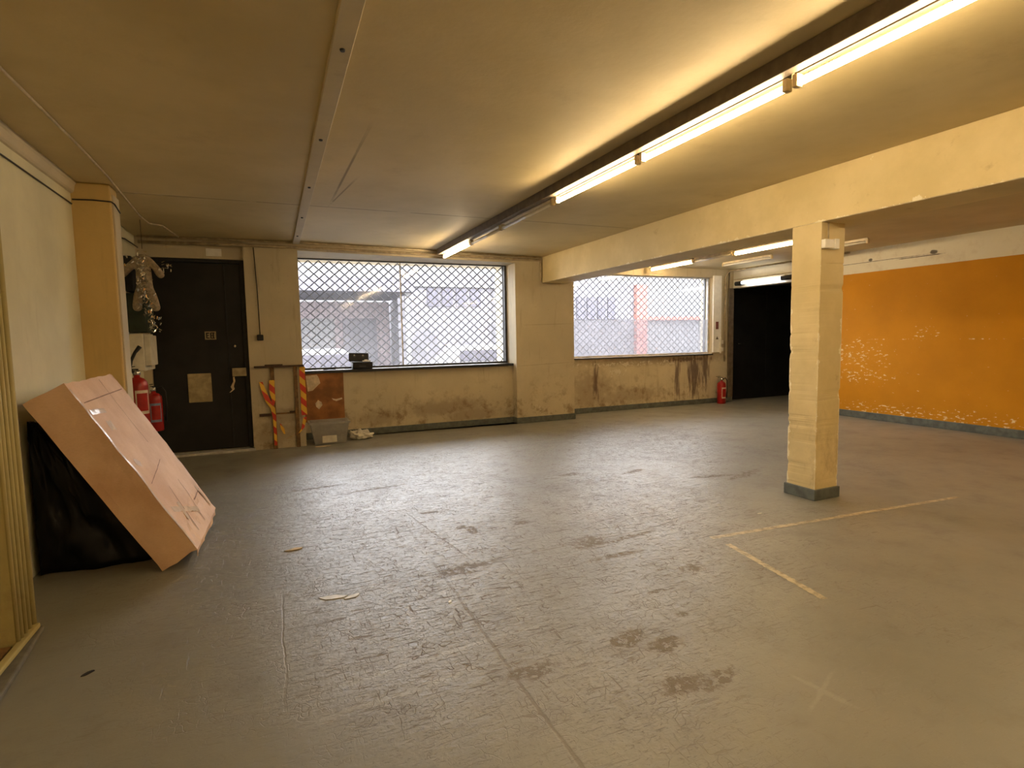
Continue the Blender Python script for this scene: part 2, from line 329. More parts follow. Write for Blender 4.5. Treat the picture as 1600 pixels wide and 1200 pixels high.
# ------------------------------------------------------------------ mesh helpers
class MB:
    def __init__(s): s.b = bmesh.new()
    def box(s, x0, x1, y0, y1, z0, z1, mat=None):
        vs = [s.b.verts.new(p) for p in ((x0, y0, z0), (x1, y0, z0), (x1, y1, z0), (x0, y1, z0), (x0, y0, z1), (x1, y0, z1), (x1, y1, z1), (x0, y1, z1))]
        if mat is not None:
            for v in vs: v.co = mat @ v.co
        for f in ((0, 3, 2, 1), (4, 5, 6, 7), (0, 1, 5, 4), (1, 2, 6, 5), (2, 3, 7, 6), (3, 0, 4, 7)): s.b.faces.new([vs[i] for i in f])
        return s
    def prism(s, poly, z0, z1):
        a = [s.b.verts.new((x, y, z0)) for x, y in poly]; c = [s.b.verts.new((x, y, z1)) for x, y in poly]; n = len(poly)
        s.b.faces.new(a[::-1]); s.b.faces.new(c)
        for i in range(n): s.b.faces.new((a[i], a[(i+1) % n], c[(i+1) % n], c[i]))
        return s
    def tube(s, path, r, n=8, cap=True):
        path = [Vector(p) for p in path]; rs = r if isinstance(r, (list, tuple)) else [r]*len(path)
        rings = []; prev = None
        for i, p in enumerate(path):
            d = (path[min(i+1, len(path)-1)]-path[max(i-1, 0)]).normalized()
            if prev is None:
                a = d.orthogonal().normalized()
            else: a = (prev-d*prev.dot(d)).normalized()
            prev = a; b = d.cross(a)
            rings.append([s.b.verts.new(p+(a*math.cos(2*math.pi*k/n)+b*math.sin(2*math.pi*k/n))*rs[i]) for k in range(n)])
        for u, v in zip(rings, rings[1:]):
            for k in range(n):
                f = s.b.faces.new((u[k], u[(k+1) % n], v[(k+1) % n], v[k])); f.smooth = n > 5
        if cap: s.b.faces.new(rings[0][::-1]); s.b.faces.new(rings[-1])
        return s
    def lathe(s, prof, c=(0, 0, 0), n=24):
        rings = []
        for r, z in prof: rings.append([s.b.verts.new((c[0]+r*math.cos(2*math.pi*k/n), c[1]+r*math.sin(2*math.pi*k/n), c[2]+z)) for k in range(n)])
        for u, v in zip(rings, rings[1:]):
            for k in range(n): s.b.faces.new((u[k], u[(k+1) % n], v[(k+1) % n], v[k])).smooth = True
        s.b.faces.new(rings[0][::-1]); s.b.faces.new(rings[-1]); return s
    def strip(s, pts, w, wd, th=.0015):
        """flat band along pts; wd = width direction"""
        wd = Vector(wd).normalized(); pts = [Vector(p) for p in pts]
        nrm = (pts[-1]-pts[0]).cross(wd).normalized()
        rows = []
        for i, p in enumerate(pts):
            ww = w[i] if isinstance(w, list) else w
            rows.append([s.b.verts.new(p+wd*a*ww/2+nrm*b*th/2) for a, b in ((-1, -1), (1, -1), (1, 1), (-1, 1))])
        for u, v in zip(rows, rows[1:]):
            for k in range(4): s.b.faces.new((u[k], u[(k+1) % 4], v[(k+1) % 4], v[k]))
        s.b.faces.new(rows[0][::-1]); s.b.faces.new(rows[-1]); return s
    def build(s, name, m, parent=None, bevel=0., smooth=False):
        bmesh.ops.recalc_face_normals(s.b, faces=s.b.faces)
        me = bpy.data.meshes.new(name); s.b.to_mesh(me); s.b.free(); me.materials.append(m)
        if smooth:
            for p in me.polygons: p.use_smooth = True
        o = bpy.data.objects.new(name, me); COL.objects.link(o)
        if parent: o.parent = parent
        if bevel:
            md = o.modifiers.new('bevel', 'BEVEL'); md.width = bevel; md.segments = 2; md.limit_method = 'ANGLE'
        return o

def put(o, parent):      # parent an object built in world coordinates under an Empty that is not at the origin
    o.parent = parent; o.matrix_parent_inverse = Matrix.Translation(-parent.location); return o
def empty(name, loc):
    o = bpy.data.objects.new(name, None); COL.objects.link(o); o.location = loc; o.empty_display_size = .1; return o
def tag(o, label, cat, group=None, kind=None):
    o['label'] = label; o['category'] = cat
    if group: o['group'] = group
    if kind: o['kind'] = kind
    return o
def struct(o, label=None):
    o['kind'] = 'structure'
    if label: o['label'] = label
    return o
def thing(name, loc, label, cat, group=None): return tag(empty(name, loc), label, cat, group)
def local(parent, mb, name, mat, **k):
    return put(mb.build(name, mat, **k), parent)

CZ = 2.88
YB = -4.0
# ------------------------------------------------------------------ the setting
def grid_floor():
    mb = MB(); mb.box(-1.9, 12.6, YB-.2, 9.65, -.15, 0); return mb
struct(grid_floor().build('floor', M['floor']), 'worn grey painted concrete floor')
struct(MB().box(-1.9, 12.6, YB-.2, 9.65, CZ, CZ+.2).build('ceiling', M['ceiling']), 'stained cream ceiling')

b = MB()
b.box(-1.9, -1.46, 8.5, 9.65, 0, CZ).box(-1.46, -.30, 8.5, 9.65, 2.62, CZ).box(-1.46, -.30, 8.62, 9.65, 0, 2.62)
b.box(-.30, .385, 8.4, 9.65, 0, CZ)
b.box(.385, 3.86, 8.92, 9.65, 0, 1.03)
b.prism([(.385, 8.4), (3.86, 8.75), (3.86, 9.65), (.385, 9.65)], 2.765, CZ)
b.box(3.86, 5.0, 8.75, 9.65, 0, CZ)
b.box(5.0, 8.72, 9.3, 9.65, 0, 1.055).box(5.0, 8.72, 9.3, 9.65, 2.70, CZ)
b.box(8.72, 9.32, 9.3, 9.65, 0, CZ)
struct(b.build('wall_back', M['back']), 'stained cream street wall with two windows')
b = MB(); b.box(9.3, 9.55, YB, 7.2, 0, CZ)
struct(b.build('wall_right', M['orange']), 'chipped orange wall with a white band above')
struct(MB().box(9.3, 9.5, 7.2, 9.3, 2.48, CZ).build('trim_1', M['whitewash'], bevel=.01), 'cream lintel over the dark opening')
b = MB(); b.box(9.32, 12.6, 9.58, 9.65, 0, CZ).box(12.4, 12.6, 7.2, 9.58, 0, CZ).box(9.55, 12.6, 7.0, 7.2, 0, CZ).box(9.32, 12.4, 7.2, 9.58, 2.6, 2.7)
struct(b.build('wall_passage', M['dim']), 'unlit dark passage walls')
b = MB(); b.box(-1.9, -1.55, 6.12, 8.5, 0, CZ).box(-1.9, -1.5, 3.57, 5.87, 0, CZ).box(-1.9, -1.5, YB, 3.57, 0, CZ)
struct(b.build('wall_left', M['leftwall']), 'pale wall on the left')
struct(MB().box(-1.9, -1.22, 5.87, 6.10, 0, CZ).build('trim_2', M['pilaster'], bevel=.012), 'ochre pilaster on the left wall')
struct(MB().box(-1.222, -1.206, 5.90, 6.10, 0, 2.80).build('trim_12', M['cream'], bevel=.003), 'pale strip painting daylight onto the side of the ochre pilaster')  # added strip: daylight on the pilaster's side, put into its cream colour
struct(MB().box(9.16, 9.298, 9.262, 9.298, .105, 2.48).build('trim_13', M['trunk'], bevel=.003), 'dark grimy jamb beside the dark opening')
# moulded cornice strip along the left wall head
b = MB()
prof = [(-1.5, 2.88), (-1.455, 2.88), (-1.455, 2.865), (-1.465, 2.85), (-1.475, 2.80), (-1.485, 2.785), (-1.5, 2.78)]
va = [b.b.verts.new((x, 1.0, z)) for x, z in prof]; vb = [b.b.verts.new((x, 5.87, z)) for x, z in prof]
for i in range(len(prof)): b.b.faces.new((va[i], va[(i+1) % 7], vb[(i+1) % 7], vb[i]))
b.b.faces.new(va[::-1]); b.b.faces.new(vb)
struct(b.build('trim_3', M['cream']), 'cream cornice on the left wall')
struct(MB().box(-1.9, 9.5, YB-.2, YB, 0, CZ).build('wall_rear', M['cream']), 'cream wall behind the viewer')
struct(MB().box(4.37, 4.84, YB, 8.75, 2.44, CZ).build('trim_4', M['beam'], bevel=.006), 'deep ochre ceiling beam resting on the column')
# window 1 upper pipe shelf ledge
# skirting
def skirt(name, poly, h=.105):
    return struct(MB().prism(poly, 0, h).build(name, M['skirt'], bevel=.006), 'grey painted skirting')
skirt('baseboard_back', [(.39, 8.905), (3.85, 8.905), (3.85, 8.735), (5.015, 8.735), (5.015, 9.285), (9.3, 9.285), (9.3, 9.3), (5.0, 9.3), (5.0, 8.75), (3.86, 8.75), (3.86, 8.92), (.39, 8.92)])
skirt('baseboard_right', [(9.285, YB), (9.3, YB), (9.3, 7.2), (9.285, 7.2)], .12)
# column
c = empty('trim_5', (4.515, 3.525, 0)); struct(c, 'square ochre column with chipped edges')
b = MB(); b.box(4.37, 4.66, 3.38, 3.67, 0, 2.44); bmesh.ops.subdivide_edges(b.b, edges=[e for e in b.b.edges if abs(e.verts[0].co.z-e.verts[1].co.z) > 1], cuts=160)
for v in b.b.verts:
    if .12 < v.co.z < 2.1:
        k = noise.fractal(Vector((v.co.x*9, v.co.y*9, v.co.z*7)), .8, 2, 5)
        s = max(0, k-.15)*.012
        v.co.x += s*(1 if v.co.x < 4.5 else -1); v.co.y += s*(1 if v.co.y < 3.5 else -1)
local(c, b, 'shaft', M['column'])
local(c, MB().box(4.352, 4.678, 3.362, 3.688, 0, .10), 'plinth', M['skirt'], bevel=.006)
# left casing / built-in door in the foreground
d = empty('door_1', (-1.3, 3.0, 0)); struct(d, 'ochre panelled door and moulded casing in the left foreground')
b = MB()
yy = 3.57
b.box(-1.5, -1.225, 3.36, yy, 0, 2.11)
for k, (y, w, r) in enumerate(((3.555, .03, .012), (3.50, .022, .018), (3.455, .022, .016), (3.405, .022, .014), (3.37, .02, .008))):
    b.tube([(-1.222+r*.2, y, 0.0), (-1.222+r*.2, y, 2.11)], w*.55, 10)
local(d, b, 'casing', M['casing'])
local(d, MB().box(-1.5, -1.225, .8, 3.36, 2.0, 2.11), 'casing_head', M['casing'], bevel=.01)
local(d, MB().box(-1.40, -1.29, .8, 3.36, .03, 2.0), 'door_leaf', M['casing'])
struct(MB().prism([(-1.5, .5), (-1.13, .5), (-1.13, 2.95), (-1.18, 3.58), (-1.5, 3.58)], 0, .028).build('trim_6', M['plinth'], bevel=.008), 'grey threshold plinth below the left door')
struct(MB().box(-1.225, -1.19, .8, 3.56, .029, .055).build('trim_14', M['casing'], bevel=.006), 'ochre door sill strip below the left casing')
struct(MB().box(-1.30, -1.24, .8, 3.35, .029, .045).build('trim_15', M['wood'], bevel=.004), 'brown inner sill strip below the left casing')
# door 2, dark street door
d = empty('door_2', (-.88, 8.55, 0)); struct(d, 'dark boarded street door on the left')
local(d, MB().box(-1.455, -.305, 8.56, 8.61, .035, 2.615), 'door_leaf', M['blackdoor'], bevel=.004)
local(d, MB().box(-.36, -.305, 8.50, 8.56, .035, 2.615).box(-1.455, -.36, 8.50, 8.56, 2.57, 2.615), 'door_frame', M['black'], bevel=.004)
local(d, MB().box(-.57, -.55, 8.545, 8.56, .05, 2.56), 'edge_strip', M['black'], bevel=.003)
b = MB(); b.box(-1.065, -.785, 8.535, 8.56, .70, 1.09)
p = local(d, b, 'letter_plate', M['cover'], bevel=.006); p['label'] = 'cream rectangular letter plate'
q = MB().box(-1.07, -.78, 8.53, 8.546, 1.06, 1.095).box(-1.07, -.78, 8.53, 8.546, .695, .71).box(-1.07, -1.055, 8.53, 8.546, .70, 1.08).box(-.795, -.78, 8.53, 8.546, .70, 1.08).build('plate_rim', M['wood']); q.parent = p; q.matrix_parent_inverse = Matrix.Translation(-d.location)
local(d, MB().box(-.52, -.345, 8.47, 8.50, 1.035, 1.15), 'lock_case', M['cover'], bevel=.006)
local(d, MB().lathe([(.0, -.02), (.016, -.02), (.02, 0), (.014, .02), (0, .022)], (0, 0, 0), 12), 'door_knob', M['chrome']).matrix_parent_inverse = Matrix.Translation(Vector((-.47, 8.53, 1.45))-d.location)
struct(MB().box(-1.46, -.28, 8.36, 8.56, 0, .03).build('trim_7', M['pale'], bevel=.006), 'pale worn door threshold')
# door 3
d = empty('door_3', (10.6, 9.55, 0)); struct(d, 'black door at the end of the unlit passage')
local(d, MB().box(9.36, 10.55, 9.52, 9.575, .01, 2.55), 'door_leaf', M['blackdoor'], bevel=.005)
local(d, MB().box(10.56, 11.9, 9.52, 9.575, .01, 2.55), 'door_leaf', M['blackdoor'], bevel=.005)
local(d, MB().tube([(9.66, 9.51, 1.27), (9.66, 9.47, 1.27), (9.78, 9.46, 1.27)], .011, 8), 'door_handle', M['chrome'])
local(d, MB().box(9.62, 9.70, 9.505, 9.52, 1.17, 1.37), 'handle_plate', M['black'], bevel=.003)

# ------------------------------------------------------------------ windows
def window(n, x0, x1, z0, z1, y, mull, film=None):
    w = empty('window_%d' % n, ((x0+x1)/2, y, z0)); struct(w, 'wide shop window behind a diamond grille')
    f = .035
    fm = M['pale'] if film else M['frame']
    local(w, MB().box(x0, x1, y-.02, y+.03, z0, z0+f).box(x0, x1, y-.02, y+.03, z1-f*.5, z1).box(x0, x0+f*.6, y-.02, y+.03, z0+f, z1-f*.5).box(x1-f, x1, y-.02, y+.03, z0+f, z1-f*.5), 'window_frame', fm, bevel=.004)
    xs = [x0]+mull+[x1]
    for a, c_ in zip(xs, xs[1:]):
        local(w, MB().box(a+.012, c_-.012, y+.002, y+.008, z0+f, z1-f*.5), 'pane', M['glass'])
    for a in mull:
        local(w, MB().box(a-.010, a+.010, y-.006, y+.014, z0+f, z1-f*.5), 'glazing_bead', M['pale'])
    if film:
        local(w, MB().box(x0+.03, x1-.04, y-.006, y-.003, z0+f, film), 'frosted_film', M['film'])
    return w
window(1, .39, 3.855, 1.05, 2.765, 9.15, [1.98])
window(2, 5.0, 8.72, 1.075, 2.70, 9.40, [], 1.82)
struct(MB().box(.39, 3.855, 8.885, 9.13, 1.032, 1.05).build('trim_8', M['sill'], bevel=.004), 'black window sill board')
struct(MB().box(.39, 3.855, 8.86, 8.884, 1.008, 1.05).build('trim_9', M['sill'], bevel=.004), 'black sill nosing')
struct(MB().box(5.0, 8.72, 9.27, 9.38, 1.057, 1.075).build('trim_10', M['pale'], bevel=.003), 'narrow pale sill')
struct(MB().box(5.0, 8.72, 9.25, 9.268, 1.05, 1.07).build('trim_11', M['sill']), 'black sill edge')
def grille(x0, x1, z0, z1, y, label):
    w, h = .155, .068
    b = MB(); r = 0; z = z0+h/2
    g = thing('security_grille', ((x0+x1)/2, y, z0), label, 'security grille', 'roll-down security grilles outside the windows')
    while z < z1:
        pts = []; n = int((x1-x0)/(w/6)); ph = math.pi if r % 2 else 0
        for i in range(n+1):
            x = x0+i*w/6; a = 2*math.pi*(x-x0)/w+ph; c = math.cos(a); v = (abs(c)**.8)*(1 if c > 0 else -1)
            v = .8*(2/math.pi*math.asin(max(-1, min(1, c))))+.2*v
            pts.append((x, y+(.004 if r % 2 else 0), z+v*h/2))
        b.tube(pts, .0095, 4); r += 1; z += h
    local(g, b, 'diamond_mesh', M['grille'])
    for q in (x0-.03, x1+.005): local(g, MB().box(q, q+.025, y-.02, y+.03, z0, z1), 'guide_rail', M['frame'])
    local(g, MB().box(x0-.005, x1+.005, y-.01, y+.02, z0, z0+.03), 'bottom_bar', M['grille'])
grille(.42, 3.83, 1.05, 2.765, 9.28, 'steel diamond-mesh grille across the larger window, above the black case')
grille(5.03, 8.69, 1.07, 2.70, 9.52, 'steel diamond-mesh grille across the window with frosted lower half')

# ------------------------------------------------------------------ outside
tag(MB().box(-25, 60, 9.7, 70, -.3, -.1).build('street_pavement', M['street']), 'pale sunlit street outside the windows', 'pavement', kind='structure')
h = thing('sky_screen', (8, 26, -.1), 'added white screen far behind, standing in for the sky in the top of both windows', 'building')  # white screen added before the sky, dimming it behind the grilles
local(h, MB().box(-6, 26, 26, 27, -.1, 5.7), 'wall', M['skyscreen'])
h = thing('grey_building', (6.2, 20, -.1), 'lilac-grey building behind the right half of the larger window', 'building')
local(h, MB().box(4.2, 9.5, 20, 23, -.1, 3.9), 'wall', M['facade'])
for x in (5.3, 5.85, 6.4, 6.95): local(h, MB().box(x, x+.4, 19.95, 20, 2.7, 3.35), 'window', M['louvre'])
local(h, MB().box(4.2, 9.5, 19.9, 20, 3.4, 3.46), 'ledge', M['facade2'])
local(h, MB().box(7.9, 7.95, 19.85, 19.9, 0, 3.9), 'drainpipe', M['facade2'])
h = thing('carport', (2.2, 20, -.1), 'low grey carport roof behind the left half of the larger window', 'carport')
local(h, MB().box(-2, 4.1, 17, 21, 2.95, 3.35), 'roof', M['shade'])
for x in (-1.5, 3.85): local(h, MB().box(x, x+.15, 17.2, 17.35, -.1, 2.95), 'post', M['facade2'])
h = thing('garage_wall', (1.8, 21, -.1), 'pale rose wall beneath the grey carport roof', 'wall')
local(h, MB().box(-2, 4.1, 21.1, 21.3, -.1, 2.9), 'wall', M['rose'])
for x, m_ in ((-.6, 'facade'), (.9, 'facade2'), (2.4, 'facade')): local(h, MB().box(x, x+1.2, 21.0, 21.1, .2, 2.3), 'garage_door', M[m_])
def car(x, y, col, label):
    c_ = thing('parked_car', (x, y, -.1), label, 'car', 'cars parked across the street')
    b = MB(); prof = [(-2.0, .3), (-2.0, .75), (-1.3, .92), (-.75, 1.38), (.7, 1.4), (1.35, .95), (2.0, .8), (2.05, .3)]
    A = [b.b.verts.new((x+px, y-.8, pz-.1)) for px, pz in prof]; B = [b.b.verts.new((x+px, y+.8, pz-.1)) for px, pz in prof]
    for i in range(8): b.b.faces.new((A[i], A[(i+1) % 8], B[(i+1) % 8], B[i]))
    b.b.faces.new(A); b.b.faces.new(B[::-1])
    local(c_, b, 'car_body', plain('car_paint', col, .3), bevel=.06)
    for dx in (-1.25, 1.25):
        for dy in (-.75, .75):
            local(c_, MB().tube([(x+dx, y+dy-.09, .2), (x+dx, y+dy+.09, .2)], .3, 18), 'wheel', M['frame'])
    local(c_, MB().prism([(x-.9, y-.815), (x+.9, y-.815), (x+.9, y-.805), (x-.9, y-.805)], .86, 1.16), 'side_window', M['louvre'])
car(.9, 15.0, (.11, .11, .115), 'silver car parked beyond the left half of the larger window')
car(5.7, 15.6, (.17, .165, .165), 'white car parked in front of the lilac-grey building')
h = thing('shuttered_building', (12.8, 20, -.1), 'grey building with shuttered windows behind the frosted-film window', 'building')
local(h, MB().box(10.4, 14.4, 20, 23, -.1, 3.75), 'wall', M['facade'])
for x in (11.55, 12.05, 12.55, 13.05): local(h, MB().box(x, x+.38, 19.94, 20, 2.2, 3.12), 'shutter', M['louvre'])
h = thing('salmon_building', (17, 20, -.1), 'white building with salmon corner beyond the right window', 'building')
local(h, MB().box(14.4, 14.95, 19.8, 20.4, -.1, 3.65), 'corner_pier', M['pink'])
local(h, MB().box(14.95, 24, 19.85, 20.1, 2.14, 2.3), 'ledge', M['pink'])
local(h, MB().box(14.95, 24, 20.1, 24, -.1, 2.14), 'wall', M['facade2'])

# ------------------------------------------------------------------ lamps
def lamp(x, y0, y1, z, mt, label, group, slim=False, r=.018, dz=.046):
    L = thing('fluorescent_lamp', (x, (y0+y1)/2, z), label, 'light', group)
    if slim:
        local(L, MB().box(x-.018, x+.018, y0+.01, y1-.01, z+.022, CZ-.001), 'lamp_body', M['body'], bevel=.004)
    else:
        local(L, MB().box(x-.012, x+.022, y0+.005, y1-.005, z+dz-.006, CZ-.002), 'lamp_body', M['body' if mt == 'off' else 'lampdark'], bevel=.004)
    local(L, MB().tube([(x, y0+.03, z), (x, y1-.03, z)], r, 14), 'tube', M[mt])
    for y in (y0, y1-.03):
        local(L, MB().box(x-.02, x+.02, y, y+.03, z-.022, z+dz-.004), 'lamp_holder', M['cap'], bevel=.004)
    return L
G1 = 'fluorescent lamps in the long ceiling row'
X1, Z1 = 2.49, 2.75
for y0, y1, mt, lab in ((7.08, 8.34, 'on', 'short-looking lit fluorescent lamp nearest the larger window'),
                        (6.02, 7.06, 'off', 'unlit fluorescent lamp next to the lit one at the window'),
                        (4.72, 5.98, 'off', 'unlit fluorescent lamp in the long row, the one of the pair farther from the window'),
                        (3.40, 4.66, 'on', 'lit fluorescent lamp just after the unlit pair, nearer the viewer'),
                        (2.13, 3.37, 'on', 'lit fluorescent lamp in the middle of the three bright near ones'),
                        (.86, 2.10, 'on', 'brightest nearest lit fluorescent lamp, cut by the top edge'),
                        (-1.9, -.66, 'on', 'added fluorescent fill lamp overhead just behind the viewer'),  # this lamp and the next are unseen, added as fill light
                        (-3.4, -2.16, 'on', 'added fluorescent fill lamp overhead farther behind the viewer')):
    lamp(X1, y0, y1, Z1, mt, lab, G1)
tag(MB().box(2.400, 2.467, -3.6, 8.40, CZ-.088, CZ-.001).build('cable_trunking', M['trunk'], bevel=.004), 'brown cable trunking on the ceiling beside the long lamp row', 'trunking')
G2 = 'fluorescent lamps in the bay beyond the beam'
lamp(6.98, 7.92, 9.12, 2.79, 'on', 'lit fluorescent lamp close to the window with the frosted film', G2, r=.024)
lamp(6.98, 6.98, 7.90, 2.79, 'off', 'unlit fluorescent lamp between the two lit lamps past the beam', G2, True)
lamp(6.98, 5.74, 6.96, 2.79, 'on', 'lit fluorescent lamp just left of the column', G2, r=.024)
lamp(8.15, 7.25, 8.42, 2.82, 'off', 'unlit fluorescent lamp above the dark opening, left of the column', G2, True)
lamp(8.18, 5.55, 6.75, 2.82, 'off', 'unlit fluorescent lamp showing just right of the column', G2, True)
L = thing('wall_lamp', (9.2, 8.4, 2.57), 'lit tube lamp with dark end caps over the dark opening', 'light')
local(L, MB().tube([(9.2, 7.95, 2.56), (9.2, 8.95, 2.57)], .03, 16), 'tube', M['cool'])
for y0, y1 in ((7.72, 7.95), (8.95, 9.12)): local(L, MB().tube([(9.2, y0, 2.56), (9.2, y1, 2.56)], [.045, .045], 16), 'end_cap', M['black'])
local(L, MB().box(9.225, 9.298, 7.9, 9.0, 2.6, 2.63), 'bracket', M['body'])
G4 = 'added fluorescent fill lamps out of view'  # unseen lamps added to brighten the otherwise too dark room
for x, y, lab in ((-.2, -.9, 'added left-hand fill lamp out of the picture, nearer the viewer'), (-.2, -2.8, 'added left-hand fill lamp out of the picture by the rear wall'),
                  (6.5, -.4, 'added fill lamp out of the picture in the bay, level with the viewer'), (6.5, -2.4, 'added fill lamp out of the picture in the bay by the rear wall'),
                  (6.5, 2.2, 'added fill lamp out of the picture in the bay, opposite the orange wall')):
    lamp(x, y-.62, y+.62, 2.75, 'on', lab, G4)
# ceiling batten with screws
t_ = thing('ceiling_batten', (.36, 5, CZ), 'long cream ceiling batten with dark screws running towards the window', 'batten')
local(t_, MB().prism([(.315, 1.0), (.41, 1.0), (.415, 8.38), (.33, 8.38)], CZ-.035, CZ), 'strip', M['cream'], bevel=.004)
for y in (1.6, 2.77, 4.02, 5.27, 6.56, 7.71): local(t_, MB().lathe([(.011, -.006), (.013, 0), (.013, .003)], (.367, y, CZ-.038), 10), 'screw', M['black'])

# ------------------------------------------------------------------ pipes and cables
def pipe(name, pts, r, mat, label, cat):
    return tag(MB().tube(pts, r, 8).build(name, M[mat]), label, cat)
pipe('wall_pipe', [(-1.5, 8.46, 2.80), (-.3, 8.35, 2.80), (.38, 8.36, 2.80), (3.9, 8.70, 2.82), (4.33, 8.71, 2.82), (4.335, 8.72, 2.80), (4.335, 8.72, 2.46)], .020, 'pipe', 'painted pipe under the ceiling above the larger window, turning down at the beam', 'pipe')
pipe('wall_pipe', [(-1.5, 8.40, 2.858), (.38, 8.30, 2.858), (4.30, 8.66, 2.858)], .014, 'pipe', 'thin upper pipe tucked against the ceiling above the larger window', 'pipe')
pipe('ceiling_cable', [(-1.16, 1.5, 2.868), (-1.16, 3.6, 2.865), (-1.158, 4.1, 2.868), (-1.15, 4.8, 2.862), (-1.165, 5.57, 2.868), (-1.20, 6.4, 2.866), (-1.23, 7.1, 2.866), (-1.215, 7.5, 2.862), (-1.10, 7.6, 2.864), (-1.06, 8.0, 2.86), (-1.04, 8.35, 2.862)], .009, 'cable', 'slack pale cable along the ceiling above the left wall', 'cable')
pipe('wall_cable', [(-1.492, 2.0, 2.70), (-1.492, 5.85, 2.69)], .006, 'dkcable', 'dark thin cable along the pale left wall', 'cable')
pipe('pilaster_cable', [(-1.49, 5.864, 2.73), (-1.35, 5.862, 2.735), (-1.215, 5.862, 2.73), (-1.2, 5.9, 2.72), (-1.199, 6.08, 2.68)], .006, 'dkcable', 'dark cable crossing the head of the ochre pilaster', 'cable')
pipe('bay_pipe', [(4.875, -3, 2.475), (4.875, 8.7, 2.475)], .026, 'trunk', 'dark pipe along the far side of the beam', 'pipe')
pipe('bay_pipe', [(4.95, -3, 2.55), (4.95, 4.2, 2.55), (4.95, 9.2, 2.56)], .020, 'pipe', 'lighter pipe beside the dark one beyond the beam', 'pipe')
pipe('bay_conduit', [(5.9, 6.2, 2.86), (5.9, 9.25, 2.86)], .015, 'pipe', 'thin conduit on the ceiling left of the bay lamps', 'conduit')
pipe('corner_pipe', [(9.05, 9.26, .9), (9.05, 9.26, 2.72), (9.1, 9.2, 2.84), (9.1, 6.5, 2.84)], .018, 'pipe', 'painted pipe rising between the switch board and dark opening', 'pipe')
pipe('corner_pipe', [(9.15, 9.26, 1.2), (9.15, 9.26, 2.86)], .012, 'trunk', 'thin dark pipe next to the dark opening', 'pipe')
pipe('lintel_conduit', [(9.285, 7.3, 2.66), (9.285, 9.28, 2.66)], .008, 'cable', 'thin conduit along the cream lintel', 'conduit')
# column switch box
t_ = thing('junction_box', (4.49, 3.37, 2.22), 'cream junction box with conduit near the head of the column', 'junction box')
local(t_, MB().box(4.365, 4.475, 3.335, 3.378, 2.215, 2.29), 'box', M['signw'], bevel=.006)
local(t_, MB().box(4.475, 4.525, 3.325, 3.378, 2.21, 2.295), 'cover', M['signw'], bevel=.004)
local(t_, MB().tube([(4.44, 3.37, 2.29), (4.44, 3.37, 2.435)], .007, 8), 'conduit', M['cable'])
# pull switch on pier
t_ = thing('wall_switch', (-.145, 8.39, 1.55), 'small black wall switch on a thin cable left of the larger window', 'switch')
local(t_, MB().box(-.185, -.105, 8.35, 8.398, 1.52, 1.60), 'switch_box', M['black'], bevel=.008)
local(t_, MB().tube([(-.145, 8.39, 1.60), (-.15, 8.388, 2.2), (-.17, 8.388, 2.78)], .006, 6), 'cable', M['dkcable'])
# sign above the door
tag(MB().box(-.75, -.565, 8.482, 8.498, 2.655, 2.755).build('door_sign', M['signw'], bevel=.003), 'blank cream plate above the dark street door', 'sign')
# small notice on the door with marks
t_ = thing('door_notice', (-.76, 8.55, 1.6), 'small cream notice with dark marks stuck on the dark door', 'notice')
local(t_, MB().box(-.83, -.695, 8.552, 8.558, 1.545, 1.655), 'card', M['cover'])
b = MB()
for (x0, x1, z0, z1) in ((-.815, -.80, 1.56, 1.64), (-.80, -.775, 1.625, 1.64), (-.80, -.78, 1.595, 1.607), (-.80, -.775, 1.56, 1.573), (-.765, -.75, 1.56, 1.64), (-.735, -.72, 1.56, 1.64), (-.75, -.735, 1.595, 1.605), (-.75, -.71, 1.63, 1.642), (-.75, -.71, 1.558, 1.568)):
    b.box(x0, x1, 8.549, 8.552, z0, z1)
local(t_, b, 'printed_marks', M['black'])
tag(MB().strip([(-.505, 8.46, 1.03), (-.50, 8.455, .97), (-.53, 8.45, .90), (-.515, 8.455, .86), (-.56, 8.45, .82)], [.02, .025, .04, .03, .02], (1, 0, .2)).build('hanging_ribbon', M['paper']), 'pale ribbon hanging from the lock of the dark street door', 'ribbon')

# ------------------------------------------------------------------ left corner equipment
t_ = thing('meter_box', (-1.45, 7.8, 1.2), 'cream meter box on the left wall behind the pilaster', 'meter box')
local(t_, MB().box(-1.548, -1.35, 7.5, 8.1, 1.19, 1.62), 'case', M['white'], bevel=.01)
local(t_, MB().box(-1.35, -1.285, 7.52, 7.9, 1.25, 1.60), 'cover', M['white'], bevel=.01)
tag(MB().box(-1.548, -1.36, 7.8, 8.3, 1.64, 2.10).build('electrical_cabinet', M['green'], bevel=.006), 'dark green cabinet above the cream meter box', 'cabinet')
tag(MB().box(-1.548, -1.45, 7.7, 8.3, 2.12, 2.52).build('wall_speaker', M['black'], bevel=.006), 'black box on the left wall behind the hanging figure', 'box')
pipe('corner_cable', [(-1.54, 7.6, 2.52), (-1.54, 7.5, 2.70), (-1.53, 7.9, 2.74), (-1.5, 8.4, 2.72)], .008, 'dkcable', 'dark cable looping above the black box in the left corner', 'cable')
pipe('corner_conduit', [(-1.535, 6.9, 2.2), (-1.535, 6.9, 2.85)], .010, 'cable', 'pale conduit rising beside the pilaster in the left corner', 'conduit')
